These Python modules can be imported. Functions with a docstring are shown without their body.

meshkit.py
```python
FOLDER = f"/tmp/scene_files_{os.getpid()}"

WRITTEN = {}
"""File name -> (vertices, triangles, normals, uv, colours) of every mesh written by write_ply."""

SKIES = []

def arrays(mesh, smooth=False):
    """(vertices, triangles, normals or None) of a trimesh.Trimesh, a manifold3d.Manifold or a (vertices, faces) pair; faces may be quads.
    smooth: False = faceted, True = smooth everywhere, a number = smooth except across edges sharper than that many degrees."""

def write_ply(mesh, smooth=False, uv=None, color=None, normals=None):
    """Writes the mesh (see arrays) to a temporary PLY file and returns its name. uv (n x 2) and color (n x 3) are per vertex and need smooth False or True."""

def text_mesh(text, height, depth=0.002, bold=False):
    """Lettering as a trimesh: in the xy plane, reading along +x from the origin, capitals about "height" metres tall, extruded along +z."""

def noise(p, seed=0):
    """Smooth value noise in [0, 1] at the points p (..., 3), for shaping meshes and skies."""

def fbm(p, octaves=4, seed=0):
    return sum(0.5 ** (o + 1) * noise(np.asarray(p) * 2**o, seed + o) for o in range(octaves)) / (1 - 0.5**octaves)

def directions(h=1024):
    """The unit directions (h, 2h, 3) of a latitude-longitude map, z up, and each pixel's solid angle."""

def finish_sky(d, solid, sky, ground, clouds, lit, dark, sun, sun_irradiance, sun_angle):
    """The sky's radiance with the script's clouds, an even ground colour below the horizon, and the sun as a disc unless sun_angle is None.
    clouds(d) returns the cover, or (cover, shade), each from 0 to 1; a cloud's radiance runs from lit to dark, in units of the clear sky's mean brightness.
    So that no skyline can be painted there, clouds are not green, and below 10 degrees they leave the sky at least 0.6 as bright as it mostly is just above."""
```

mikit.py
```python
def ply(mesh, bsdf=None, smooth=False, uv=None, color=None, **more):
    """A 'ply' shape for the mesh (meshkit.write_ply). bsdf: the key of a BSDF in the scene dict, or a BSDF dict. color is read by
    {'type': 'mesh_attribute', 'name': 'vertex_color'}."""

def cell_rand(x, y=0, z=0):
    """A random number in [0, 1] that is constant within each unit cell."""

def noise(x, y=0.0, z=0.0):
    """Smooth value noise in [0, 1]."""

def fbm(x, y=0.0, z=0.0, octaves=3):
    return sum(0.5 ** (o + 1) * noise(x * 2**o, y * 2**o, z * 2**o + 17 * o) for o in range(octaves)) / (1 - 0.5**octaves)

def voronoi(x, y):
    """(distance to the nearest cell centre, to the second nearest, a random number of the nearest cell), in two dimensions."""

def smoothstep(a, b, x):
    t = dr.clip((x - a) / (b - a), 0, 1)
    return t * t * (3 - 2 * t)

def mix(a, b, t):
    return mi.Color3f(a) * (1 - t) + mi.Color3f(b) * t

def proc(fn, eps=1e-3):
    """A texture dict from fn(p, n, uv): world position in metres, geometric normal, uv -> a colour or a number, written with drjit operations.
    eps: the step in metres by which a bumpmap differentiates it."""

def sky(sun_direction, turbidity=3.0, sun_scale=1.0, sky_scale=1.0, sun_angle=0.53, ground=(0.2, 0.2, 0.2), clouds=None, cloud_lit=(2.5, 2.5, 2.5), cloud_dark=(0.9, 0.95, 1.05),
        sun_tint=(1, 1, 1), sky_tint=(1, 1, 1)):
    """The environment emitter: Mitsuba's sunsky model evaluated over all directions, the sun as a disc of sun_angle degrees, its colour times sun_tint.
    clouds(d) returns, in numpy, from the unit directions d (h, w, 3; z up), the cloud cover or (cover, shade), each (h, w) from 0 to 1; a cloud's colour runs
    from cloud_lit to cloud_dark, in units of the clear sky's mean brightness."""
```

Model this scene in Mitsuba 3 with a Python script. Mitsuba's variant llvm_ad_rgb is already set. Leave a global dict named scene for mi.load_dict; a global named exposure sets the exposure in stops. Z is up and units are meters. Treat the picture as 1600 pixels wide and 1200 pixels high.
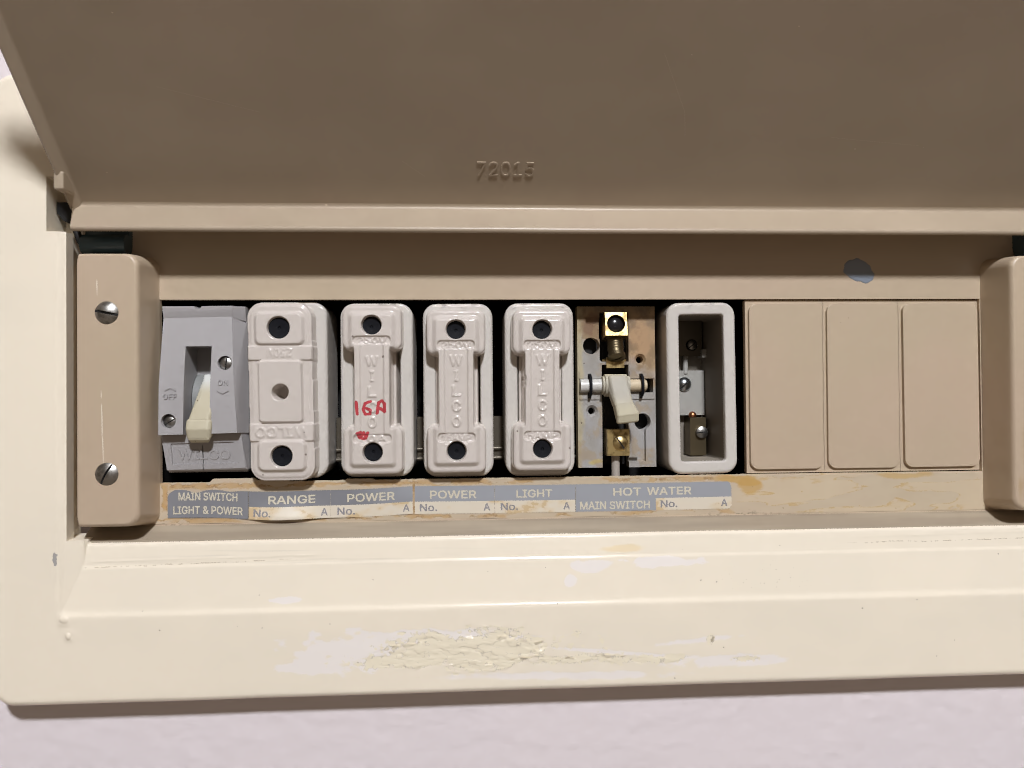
import math
import numpy as np
import trimesh
import drjit as dr
import mitsuba as mi
import mikit
import meshkit
import manifold3d as m3
from manifold3d import Manifold
from scipy.ndimage import gaussian_filter
from shapely.geometry import Polygon, box as sbox
from shapely import affinity

# ------------------------------------------------------------------ camera, light, exposure
# everything is modelled in millimetres as (u right, v up, h out of the wall); world = (u, -h, v) / 1000 with v = 0 at 1.5 m
scene, labels = {}, {}
ZB = 1.5


def wv(p):
    return np.array([p[0], -p[2], p[1] + ZB * 1000]) / 1000


CAM = (-47.26, 1.75, 308.0)
YAW, PITCH, ROLL = 0.05937, 0.01176, -0.00833
cy, sy, cp, sp, cr, sr = math.cos(YAW), math.sin(YAW), math.cos(PITCH), math.sin(PITCH), math.cos(ROLL), math.sin(ROLL)
fwd = np.array([sy * cp, sp, -cy * cp])
rt0 = np.array([cy, 0, sy])
up0 = np.cross(rt0, fwd)
upv = -sr * rt0 + cr * up0
eye, tgt = wv(CAM), wv(np.array(CAM) + 100 * fwd)
upw = np.array([upv[0], -upv[2], upv[1]])
scene['camera'] = {'type': 'perspective', 'fov': math.degrees(2 * math.atan(800 / 1202.0)), 'fov_axis': 'x', 'near_clip': 0.01, 'far_clip': 20.0,
                   'to_world': mi.ScalarTransform4f().look_at(origin=eye.tolist(), target=tgt.tolist(), up=upw.tolist())}
exposure = 0.0
LAMP = (134.0, 1190.0, 1500.0)
LAMP_R = 85.0
LAMP_L = [590, 602, 628]
AMB = [0.205, 0.163, 0.126]
scene['room_light'] = {'type': 'constant', 'radiance': {'type': 'rgb', 'value': AMB}}
ld = wv(LAMP)
scene['ceiling_lamp'] = {'type': 'disk', 'to_world': mi.ScalarTransform4f().look_at(origin=ld.tolist(), target=wv((-20, 0, 0)).tolist(), up=[0, 0, 1]) @ mi.ScalarTransform4f().scale(LAMP_R / 1000),
                         'emitter': {'type': 'area', 'radiance': {'type': 'rgb', 'value': LAMP_L}}}
labels['ceiling_lamp'] = {'label': 'small round white lamp shining down on the box from behind the viewer', 'category': 'lamp'}

# ------------------------------------------------------------------ materials
fbm, noise, sst, mix = mikit.fbm, mikit.noise, mikit.smoothstep, mikit.mix


def UVH(p):
    return p.x * 1000, (p.z - ZB) * 1000, -p.y * 1000


def rgb(v):
    return {'type': 'rgb', 'value': list(v)} if not isinstance(v, dict) else v


def mat(name, color, rough=0.4, metal=0.0, spec=0.5, bump=None, bscale=1e-4, eps=1e-4, **kw):
    b = {'type': 'principled', 'base_color': rgb(color), 'roughness': rough, 'metallic': metal, **kw}
    if metal == 0:
        b['specular'] = spec
    if bump is not None:
        b = {'type': 'bumpmap', 'height': mikit.proc(bump, eps), 'scale': bscale, 'bsdf': b}
    scene[name] = {'type': 'twosided', 'bsdf': b}


def blob(U, V, cu, cv, ru, rv, n=0.0, edge=0.25):
    """1 inside an ellipse whose outline is roughened by n"""
    d = dr.sqrt(dr.square((U - cu) / ru) + dr.square((V - cv) / rv))
    return 1 - sst(1 - edge, 1 + edge, d + n)


def specks(U, V, scale, share, rad, seed=0.0):
    """sparse round dots of uneven size"""
    d, _, r = mikit.voronoi(U * scale + seed, V * scale + seed * 0.7)
    q = rad * scale * (0.35 + 0.65 * r / share)
    return dr.select(r < share, 1 - sst(0.6, 1.2, d / q), 0.0)


def stroke(U, V, pts, w):
    """1 on a felt-pen polyline"""
    d = mi.Float(1e9)
    for (a, b), (c, e) in zip(pts[:-1], pts[1:]):
        dx, dy = c - a, e - b
        t = dr.clip(((U - a) * dx + (V - b) * dy) / (dx * dx + dy * dy), 0, 1)
        d = dr.minimum(d, dr.square(U - a - t * dx) + dr.square(V - b - t * dy))
    wob = w * (0.8 + 0.45 * noise(U * 1.3, V * 1.3, 4.0))
    return 1 - sst(wob * 0.85, wob * 1.15, dr.sqrt(d))


def frame_parts(p):
    U, V, H = UVH(p)
    n1 = fbm(U * 0.18 + 7, V * 0.3, H * 0.1, 4) - 0.5
    n2 = fbm(U * 0.9, V * 0.9 + 11, 3.0, 3) - 0.5
    # where the top coat has been knocked off the bottom face
    peel = blob(U, V, -44, -95.8, 33, 6.6, n1 * 2.2 + n2 * 0.9, 0.05)
    peel = dr.maximum(peel, blob(U, V, -68, -99.3, 22, 2.6, n1 * 1.6 + n2 * 1.2, 0.06))
    peel = dr.maximum(peel, blob(U, V, -4, -100.3, 17, 2.0, n1 * 2.2 + n2 * 1.6, 0.08))
    peel = dr.maximum(peel, blob(U, V, 20, -101.2, 16, 1.4, n1 * 2.4 + n2 * 2.0, 0.08))
    peel = dr.maximum(peel, blob(U, V, 46.5, -94.2, 1.9, 1.5, n2 * 1.6, 0.1))
    peel = dr.maximum(peel, blob(U, V, 60, -102.0, 5, 0.9, n2 * 1.8, 0.1))
    pale = blob(U, V, -92, -95.0, 20, 6.0, n1 * 2.6, 0.15)
    pale = dr.maximum(pale, blob(U, V, -62, -90.3, 26, 2.4, n1 * 2.6, 0.15))
    pale = dr.maximum(pale, blob(U, V, -104, -100.5, 13, 2.2, n1 * 2.6, 0.15))
    pale = dr.maximum(pale, blob(U, V + 0.02 * (U + 10), -10, -106.5, 36, 1.5, n1 * 1.9, 0.3))
    pale = dr.maximum(pale, blob(U, V, 52, -102.6, 20, 2.2, n1 * 2.2, 0.2))
    pale = dr.maximum(pale, blob(U, V + 0.10 * (U - 10), 10, -98.3, 34, 0.8, n1 * 2.4, 0.3))
    pale = dr.maximum(pale, blob(U, V - 0.03 * (U + 45), -40, -92.0, 24, 1.0, n1 * 2.6, 0.3))
    pale = dr.maximum(pale, blob(U, V - 0.08 * (U - 40), 42, -94.6, 15, 0.9, n1 * 2.6, 0.3))
    pale = dr.maximum(pale, blob(U, V, 1, -65.3, 8, 2.6, n1 * 1.2, 0.08))
    pale = dr.maximum(pale, blob(U, V, 32, -64.6, 14, 1.8, n1 * 2.4, 0.08))
    pale = dr.maximum(pale, blob(U, V, -8, -71, 2.4, 2.6, n1, 0.1))
    pale = dr.maximum(pale, blob(U, V, -116, -75.5, 5.0, 1.0, n1 * 2, 0.1))
    flat = sst(-54.5, -56.0, V)
    return U, V, H, peel, pale * flat, n1, n2


def crackle(U, V):
    """(crevice between flakes, the flake's own level)"""
    wu, wv_ = fbm(U * 0.25, V * 0.25, 1.0, 3) * 3.2, fbm(U * 0.25, V * 0.25, 8.0, 3) * 3.2
    d1, d2, r = mikit.voronoi((U + wu) * 0.22, (V + wv_) * 0.42)
    return 1 - sst(0.0, 0.10, d2 - d1), r


def frame_color(p, n, uv):
    U, V, H, peel, pale, n1, n2 = frame_parts(p)
    c = mix((0.748, 0.675, 0.555), (0.728, 0.66, 0.545), sst(0.35, 0.7, fbm(U * 0.03, V * 0.05, 2.0, 3)))
    c = mix(c, (0.745, 0.70, 0.67), pale * 0.85)
    c = mix(c, (0.745, 0.675, 0.53), peel)
    cr_, lev = crackle(U, V)
    rim = dr.maximum(peel * (1 - peel) * 4, peel * cr_ * sst(0.5, 0.7, noise(U * 0.3, V * 0.4, 3.0)) * 0.6)
    c = mix(c, (0.40, 0.36, 0.29), rim * sst(-0.08, 0.10, n2) * 0.8)
    chip = blob(U, V, -199.3, -58.0, 0.8, 2.4, n2 * 1.2, 0.1)
    c = mix(c, (0.34, 0.32, 0.30), chip)
    spk = specks(U, V, 0.16, 0.045, 0.34, 3.0) * sst(-52, -56, V)
    c = mix(c, (0.24, 0.19, 0.13), spk * 0.75)
    fine = specks(U, V, 0.6, 0.25, 0.22, 8.0) * blob(U, V, 70, -71, 16, 5, n1, 0.6)
    c = mix(c, (0.42, 0.36, 0.27), fine * 0.7)
    c = mix(c, (0.30, 0.24, 0.17), blob(U, V, 47, -94.5, 0.8, 1.3, n2 * 2.0, 0.2) * 0.8)
    c = mix(c, (0.72, 0.55, 0.28), blob(U, V, 14, -59.0, 7, 1.2, n1 * 1.5, 0.4) * 0.45)
    grime = sst(0.5, 0.8, fbm(U * 0.025, V * 0.8, 4.0, 3)) * blob(U, V, -110, -59.5, 60, 3.2, 0, 0.5) * sst(-190, -186, U)
    c = mix(c, (0.50, 0.46, 0.38), grime * 0.35)
    crack = (1 - sst(0.05, 0.22, dr.abs(V + 58.6 - 0.006 * (U - 130) + 1.1 * n1))) * sst(100, 118, U) * sst(-0.08, 0.05, n2)
    crack = dr.maximum(crack, (1 - sst(0.05, 0.22, dr.abs(V + 61.6 - 0.02 * (U + 160) + 0.9 * n1))) * sst(-105, -130, U) * sst(-190.5, -189, U) * sst(-0.05, 0.06, n2))
    return mix(c, (0.40, 0.33, 0.23), crack * 0.75)


def frame_bump(p, n, uv):
    U, V, H, peel, pale, n1, n2 = frame_parts(p)
    b = 0.07 * fbm(U * 0.12, V * 0.22, H * 0.2, 2) - pale * 0.04
    cr_, lev = crackle(U, V)
    b = b + peel * (lev * 0.22 - 0.3 - 0.15 * cr_ + 0.40 * fbm(U * 0.6, V * 0.8, 1.0, 4))
    # paint run in the lower left corner, old brush ridges along the bottom slope
    b = b + 0.35 * blob(U, V, -195.5, -80.5, 3.0, 2.2, n2, 0.6) + 0.35 * blob(U, V, -194.2, -86.0, 1.7, 2.6, n2 * 0.5, 0.5)
    ridge = sst(0.45, 0.62, fbm(U * 0.03 + V * 0.02, V * 0.9, 0.5, 3)) * blob(U, V, 0, -58.5, 230, 3.4, 0, 0.4)
    line = 1 - sst(0.0, 0.5, dr.abs(V + 60.2 - 0.012 * (U + 190) + 0.5 * n1))
    b = b + (ridge * 0.05 + line * 0.2 * sst(-95, -110, U) + line * 0.2 * sst(95, 120, U)) * sst(-190.5, -189.0, U)
    return b


mat('m_frame', mikit.proc(frame_color), 0.17, spec=0.26, bump=frame_bump, bscale=0.0008)


def tray_color(p, n, uv):
    U, V, H = UVH(p)
    n1 = fbm(U * 0.12 + 3, V * 0.25, 1.0, 4) - 0.5
    n2 = fbm(U * 0.5, V * 0.8, 6.0, 3) - 0.5
    c = mix((0.420, 0.338, 0.241), (0.434, 0.338, 0.248), sst(0.3, 0.7, fbm(U * 0.02, V * 0.03, 0.0, 3)))
    low = sst(-30.0, -31.0, V) * sst(-48.6, -47.6, V) * sst(-1.6, -1.0, H)
    isl = sst(66, 60, U)
    c = mix(c, (0.49, 0.415, 0.305), low * (0.55 + 0.5 * n1))
    # old glue oozing round the left label strip
    rim = dr.minimum(dr.abs(V + 33.6), dr.abs(V + 47.0)) + 3.0 * n2 + 1.6 * n1
    glue = low * isl * sst(1.5, 0.5, rim) * sst(-0.10, 0.06, n1 + 0.12 * sst(-120, -150, U) - 0.06 * sst(-40, 0, U))
    glue = dr.maximum(glue, low * sst(1.3, 0.7, dr.abs(U + 164.8 + 1.2 * n2)) * sst(-44, -42, V))
    glue = dr.maximum(glue, low * sst(0.6, 0.3, dr.abs(U + 68.4)) * sst(-48, -46, V) * 0.7)
    c = mix(c, (0.40, 0.225, 0.065), glue * (0.6 + 0.5 * n2))
    c = mix(c, (0.22, 0.11, 0.03), glue * (1 - glue) * 4 * sst(0.0, 0.2, n2) * 0.6)
    # pale tide marks on the right half
    right = low * (1 - isl)
    w1 = fbm(U * 0.018 + 0.02 * V + 2, V * 0.10, 5.0, 3)
    tide = (1 - sst(0.0, 0.045, w1 - 0.5)) * sst(-0.004, 0.0, w1 - 0.5)
    w2 = fbm(U * 0.028 + 9 - 0.03 * V, V * 0.13, 2.0, 4)
    tide = dr.maximum(tide, 0.9 * (1 - sst(0.0, 0.03, w2 - 0.52)) * sst(-0.004, 0.0, w2 - 0.52))
    tide = dr.maximum(tide, specks(U, V * 1.6, 0.09, 0.25, 0.5, 9.0) * 0.9)
    c = mix(c, (0.56, 0.45, 0.30), right * sst(0.52, 0.525, w2) * 0.3)
    c = mix(c, (0.56, 0.45, 0.30), right * sst(0.50, 0.505, w1) * 0.35)
    c = mix(c, (0.43, 0.29, 0.12), right * tide * sst(-0.22, 0.10, n2) * 0.75)
    c = mix(c, (0.44, 0.27, 0.085), low * blob(U, V, 64, -34.0, 11, 1.9, n1 * 2.6, 0.35) * 0.8)
    c = mix(c, (0.44, 0.27, 0.085), low * blob(U, V, 68, -37.5, 5, 3.4, n1 * 2.6, 0.35) * 0.7)
    c = mix(c, (0.44, 0.28, 0.09), low * blob(U, V, 133, -33.6, 9, 1.2, n1 * 2.6, 0.35) * 0.6)
    dirt = sst(0.56, 0.70, fbm(U * 0.9, V * 2.0, 2.0, 4)) * (blob(U, V, 66, -50.2, 15, 2.2, n1, 0.7) + 0.6 * blob(U, V, -162, -50.5, 6, 2.5, n1, 0.6)) + specks(U, V, 0.13, 0.12, 0.5, 1.0) * sst(-48.5, -49.2, V)
    c = mix(c, (0.06, 0.05, 0.04), dr.minimum(dirt, 1) * 0.85)
    # the shelf under the strip holds years of dust
    ledge = sst(-48.45, -48.9, V)
    c = mix(c, mix((0.285, 0.235, 0.178), (0.34, 0.285, 0.215), sst(0.3, 0.7, fbm(U * 0.02, V * 0.35, 8.0, 4))), ledge)
    c = mix(c, (0.20, 0.16, 0.12), sst(-49.6, -48.7, V) * ledge * sst(0.4, 0.7, fbm(U * 0.06, 1.0, 2.0, 3)) * 0.6)
    spk = specks(U, V, 0.6, 0.3, 0.22, 4.0) * blob(U, V, 109, 31, 3.5, 3, n1, 0.5)
    spk = dr.maximum(spk, specks(U, V, 0.10, 0.07, 0.35, 6.0) * sst(-31, -33, V))
    return mix(c, (0.20, 0.13, 0.07), spk * 0.7)


def tray_bump(p, n, uv):
    U, V, H = UVH(p)
    return fbm(U * 0.15, V * 0.15, H * 0.15, 3)


mat('m_tray', mikit.proc(tray_color), 0.36, spec=0.42, bump=tray_bump, bscale=0.00012)


def bracket_color(p, n, uv):
    U, V, H = UVH(p)
    c = mix((0.420, 0.338, 0.241), (0.434, 0.338, 0.248), sst(0.3, 0.7, fbm(U * 0.02, V * 0.03, 0.0, 3)))
    w = fbm(U * 0.3, V * 0.08, 2.0, 3) - 0.5
    d1 = dr.abs(U + 182.5 + 0.035 * (V - 38) + 0.8 * w)
    scr = (1 - sst(0.08, 0.3, d1)) * (blob(U, V, -182.5, 37.0, 4, 7.5, 0, 0.1) + blob(U, V, -182.5, -10.0, 4, 15, 0, 0.2)) * sst(0.2, 0.6, noise(U * 0.6, V * 0.4, 1.0))
    c = mix(c, (0.66, 0.60, 0.50), dr.clip(scr, 0, 1) * 0.8)
    st = blob(U, V, 172, -22, 2.0, 9, w * 3, 0.8) * 0.5 + blob(U, V, 171, -36, 1.6, 5, w * 3, 0.8) * 0.7
    return mix(c, (0.34, 0.21, 0.08), dr.clip(st, 0, 1) * 0.6)


mat('m_bracket', mikit.proc(bracket_color), 0.36, spec=0.42, bump=tray_bump, bscale=0.00015)


def lid_color(p, n, uv):
    U, V, H = UVH(p)
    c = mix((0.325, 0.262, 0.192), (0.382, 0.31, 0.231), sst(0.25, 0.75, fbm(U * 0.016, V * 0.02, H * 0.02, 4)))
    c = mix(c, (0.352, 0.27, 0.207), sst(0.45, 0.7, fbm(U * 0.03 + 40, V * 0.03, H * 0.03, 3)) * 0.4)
    scr = stroke(U, V + H, [(-150, 150), (-118, 138)], 0.16) + stroke(U, V + H, [(20, 170), (31, 141), (33, 128)], 0.13) + stroke(U, V + H, [(88, 128), (122, 124)], 0.13) + stroke(U, V + H, [(-70, 112), (-62, 103)], 0.16)
    c = mix(c, (0.44, 0.36, 0.27), dr.clip(scr, 0, 1) * 0.35)
    spk = specks(U, V + H, 0.05, 0.10, 0.5, 2.0)
    c = mix(c, (0.62, 0.52, 0.4), spk * 0.7)
    return c


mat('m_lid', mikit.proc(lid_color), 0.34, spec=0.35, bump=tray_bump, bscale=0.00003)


def wall_bump(p, n, uv):
    U, V, H = UVH(p)
    return fbm(U * 0.24 + V * 0.07, V * 0.24 - U * 0.07, 0.0, 4) + 0.3 * fbm(U * 0.05, V * 0.05, 4.0, 2)


def wall_color(p, n, uv):
    U, V, H = UVH(p)
    c = mix((0.645, 0.595, 0.62), (0.665, 0.602, 0.612), fbm(U * 0.02, V * 0.02, 5.0, 3))
    return mix(c, (0.3, 0.26, 0.25), specks(U, V, 0.05, 0.08, 0.5, 5.0) * 0.6)


mat('m_wall', mikit.proc(wall_color), 0.75, spec=0.2, bump=wall_bump, bscale=0.00045, eps=2e-4)


def porc_bump(p, n, uv):
    U, V, H = UVH(p)
    return noise(U * 1.5, V * 1.5, H * 1.5) + 0.4 * noise(U * 2.7, V * 2.7, H * 2.7 + 5)


def porc_color(p, n, uv):
    U, V, H = UVH(p)
    c = mix((0.505, 0.478, 0.442), (0.525, 0.490, 0.452), fbm(U * 0.05, V * 0.05, H * 0.05, 3))
    d = sst(0.6, 0.8, fbm(U * 0.25, V * 0.4, 3.0, 3)) * blob(V, U * 0, 37.4, 0, 1.6, 1, 0, 0.6)
    return mix(c, (0.25, 0.23, 0.21), d * 0.7)


mat('m_base', mikit.proc(porc_color), 0.09, spec=0.6, bump=porc_bump, bscale=0.00017)


def car_color(p, n, uv):
    U, V, H = UVH(p)
    c = mix((0.505, 0.458, 0.418), (0.525, 0.475, 0.440), fbm(U * 0.05, V * 0.07, 2.0, 3))
    s = specks(U, V, 0.11, 0.16, 0.5, 7.0)
    c = mix(c, (0.09, 0.06, 0.05), s * 0.8)
    ink = stroke(U, V, [(-89.8, -1.2), (-89.3, -5.8)], 0.62)
    ink = dr.maximum(ink, stroke(U, V, [(-84.3, -1.0), (-86.4, -1.8), (-87.2, -4.2), (-86.3, -6.0), (-84.6, -5.9), (-84.2, -4.4), (-86.2, -3.6)], 0.55))
    ink = dr.maximum(ink, stroke(U, V, [(-81.8, -5.6), (-81.2, -1.6), (-80.0, -0.8), (-79.0, -2.0), (-78.8, -5.0), (-81.3, -3.4)], 0.62))
    ink = dr.maximum(ink, stroke(U, V, [(-89.6, -13.4), (-88.2, -12.9), (-88.4, -15.2), (-87.0, -13.0), (-86.2, -15.4), (-85.4, -13.1), (-86.8, -15.6), (-88.8, -15.0), (-89.4, -13.8)], 0.5))
    return mix(c, (0.40, 0.02, 0.035), ink * 0.93)


def car_bump(p, n, uv):
    U, V, H = UVH(p)
    return noise(U * 0.5, V * 0.5, H * 0.5) + 0.3 * noise(U * 1.3, V * 1.3, H * 1.3)


mat('m_carrier', mikit.proc(car_color), 0.13, spec=0.6, bump=car_bump, bscale=0.00009)
mat('m_plug', (0.006, 0.0065, 0.009), 0.55, spec=0.12)
mat('m_cavity_shade', (0.20, 0.175, 0.145), 0.6, spec=0.2)  # shade inside the empty holder, put into a darker wall colour
mat('m_gloss_black', (0.008, 0.008, 0.01), 0.2, spec=0.5)
mat('m_black', (0.010, 0.009, 0.009), 0.6, spec=0.3)
mat('m_hinge', (0.03, 0.06, 0.075), 0.3, spec=0.6)


def grey_bump(p, n, uv):
    U, V, H = UVH(p)
    return noise(U * 2.0, V * 2.0, H * 2.0)


mat('m_arc', (0.20, 0.205, 0.20), 0.5)
mat('m_grey', (0.31, 0.297, 0.30), 0.48, spec=0.4, bump=grey_bump, bscale=0.00004)


def cream_color(p, n, uv):
    U, V, H = UVH(p)
    c = mix((0.46, 0.425, 0.325), (0.43, 0.385, 0.275), fbm(U * 0.2, V * 0.2, H * 0.2, 3))
    c = mix(c, (0.33, 0.31, 0.275), blob(U, V, 15, 3.5, 6.5, 6.0, 0, 0.6) * 0.75)  # grey patch paints shading onto the hub of the open switch lever
    c = mix(c, (0.54, 0.55, 0.53), sst(2, 9, V) * sst(-99, -100, U))
    s = specks(U, V, 0.14, 0.12, 0.45, 5.0)
    return mix(c, (0.10, 0.07, 0.04), s * 0.8)


mat('m_lever', mikit.proc(cream_color), 0.5, spec=0.22)


def hw_color(p, n, uv):
    U, V, H = UVH(p)
    n1 = fbm(U * 0.22, V * 0.2, 4.0, 4) - 0.5
    n2 = fbm(U * 0.8, V * 0.8, 1.0, 3) - 0.5
    c = mix((0.315, 0.305, 0.30), (0.30, 0.285, 0.265), sst(0.3, 0.7, fbm(U * 0.1, V * 0.1, 0.0, 2)))
    burn = sst(8, 20, V + n1 * 12 + 0.55 * (U - 16) - 2)
    c = mix(c, mix((0.37, 0.255, 0.13), (0.17, 0.10, 0.05), sst(-0.2, 0.35, 0.25 * n2 + 1.3 * n1 + 0.12 * sst(24, 34, V))), burn * 0.9)
    c = mix(c, (0.17, 0.12, 0.08), sst(33.5, 37.0, V + 3 * n1) * 0.5)
    c = mix(c, (0.36, 0.19, 0.10), blob(U, V, 26, 24, 6, 7, n1 * 2.5, 0.8) * 0.4)
    c = mix(c, (0.16, 0.08, 0.04), blob(U, V, 6, 29, 5, 5, n1 * 1.8, 0.35) * 0.8)
    c = mix(c, (0.40, 0.34, 0.20), sst(2.0, -0.5, U + n1 * 4) * 0.75)
    c = mix(c, (0.45, 0.36, 0.12), blob(U, V, 7.5, -27, 4, 1.4, n1 * 2, 0.3) * 0.8)
    grime = sst(0.4, 0.8, fbm(U * 0.2, V * 0.16, 9.0, 4))
    c = mix(c, (0.17, 0.145, 0.115), grime * 0.3)
    c = mix(c, (0.30, 0.205, 0.10), sst(0.02, 0.22, n1 + 0.3 * n2) * 0.45)
    edge_ = dr.maximum(blob(U, V, 15, 22, 7.5, 18, n1, 0.4), blob(U, V, 15, -18, 7, 9, n1, 0.4))
    c = mix(c, (0.10, 0.07, 0.05), edge_ * sst(-0.1, 0.15, n1) * 0.6)
    spk = specks(U, V, 0.16, 0.2, 0.4, 2.0)
    return mix(c, (0.06, 0.04, 0.03), spk * 0.7)


mat('m_hw', mikit.proc(hw_color), 0.5, spec=0.35, bump=grey_bump, bscale=0.00006)


def steel_color(p, n, uv):
    U, V, H = UVH(p)
    return mix((0.40, 0.39, 0.37), (0.22, 0.21, 0.195), sst(0.35, 0.7, fbm(U * 0.7, V * 0.7, H * 0.7, 3)))


mat('m_steel', mikit.proc(steel_color), 0.36, metal=1.0)
mat('m_zinc', (0.62, 0.66, 0.70), 0.22, metal=1.0)


def brass_color(p, n, uv):
    U, V, H = UVH(p)
    return mix((0.60, 0.46, 0.215), (0.20, 0.135, 0.06), sst(0.38, 0.72, fbm(U * 0.5, V * 0.5, H * 0.5, 3)))


mat('m_brass', mikit.proc(brass_color), 0.38, metal=1.0)
mat('m_brass_dull', (0.145, 0.115, 0.07), 0.42, metal=1.0)
mat('m_copper', (0.55, 0.22, 0.11), 0.35, metal=1.0)
mat('m_bar', (0.10, 0.085, 0.065), 0.4, metal=0.6)
mat('m_wire', (0.34, 0.30, 0.26), 0.5)
mat('m_white', (0.50, 0.49, 0.46), 0.4)
mat('m_pedestal', (0.30, 0.29, 0.265), 0.6)  # even grey, darker than the white porcelain
mat('m_spot', (0.19, 0.215, 0.26), 0.25, spec=0.5)


def strip_color(p, n, uv):
    # uv.x, uv.y: millimetres along and up the strip
    a, b = uv.x, uv.y
    U, V, H = UVH(p)
    n1 = fbm(a * 0.11, b * 0.2, 2.0, 4) - 0.5
    left = a < 100
    whole = (a < 31.0) | ((a > 159.9) & (a < 192.6))
    tall = (a < 31.0)
    grey = ((b > 4.55) | whole)
    c = mix((0.585, 0.525, 0.43), (0.565, 0.46, 0.31), sst(0.0, 0.25, n1))
    c = mix(c, (0.40, 0.25, 0.09), sst(0.16, 0.22, n1 + 0.3 * (fbm(a * 0.7, b * 0.9, 7.0, 3) - 0.5)) * 0.35)
    g = mix((0.185, 0.187, 0.203), (0.275, 0.285, 0.31), sst(70, 110, a + 30 * (fbm(a * 0.06, b * 0.1, 6.0, 2) - 0.5)))
    c = dr.select(grey, g, c)
    # perforations between the labels
    perf = mi.Float(0)
    for q in (31.0, 127.4, 159.9):
        perf = dr.maximum(perf, (1 - sst(0.08, 0.2, dr.abs(a - q))) * sst(0.35, 0.5, noise(b * 1.3, 2.0, q)))
    c = mix(c, (0.14, 0.12, 0.1), perf * 0.7)
    return c


mat('m_strip', mikit.proc(strip_color), 0.38, spec=0.5)
mat('m_print_cream', (0.52, 0.475, 0.375), 0.45)
mat('m_print_grey', (0.225, 0.215, 0.23), 0.45)
mat('m_torn_shade', (0.03, 0.022, 0.018), 0.8)
mat('m_flake', (0.50, 0.41, 0.28), 0.6)


# ------------------------------------------------------------------ mesh helpers (millimetres)
def to_world(v):
    v = np.asarray(v, float)
    return np.stack([v[:, 0], -v[:, 2], v[:, 1] + ZB * 1000], -1) / 1000


def tm(mesh):
    if isinstance(mesh, Manifold):
        m = mesh.to_mesh()
        return trimesh.Trimesh(np.array(m.vert_properties[:, :3]), np.array(m.tri_verts), process=False)
    if isinstance(mesh, (list, tuple)):
        return trimesh.util.concatenate([tm(x) for x in mesh])
    return mesh


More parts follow.
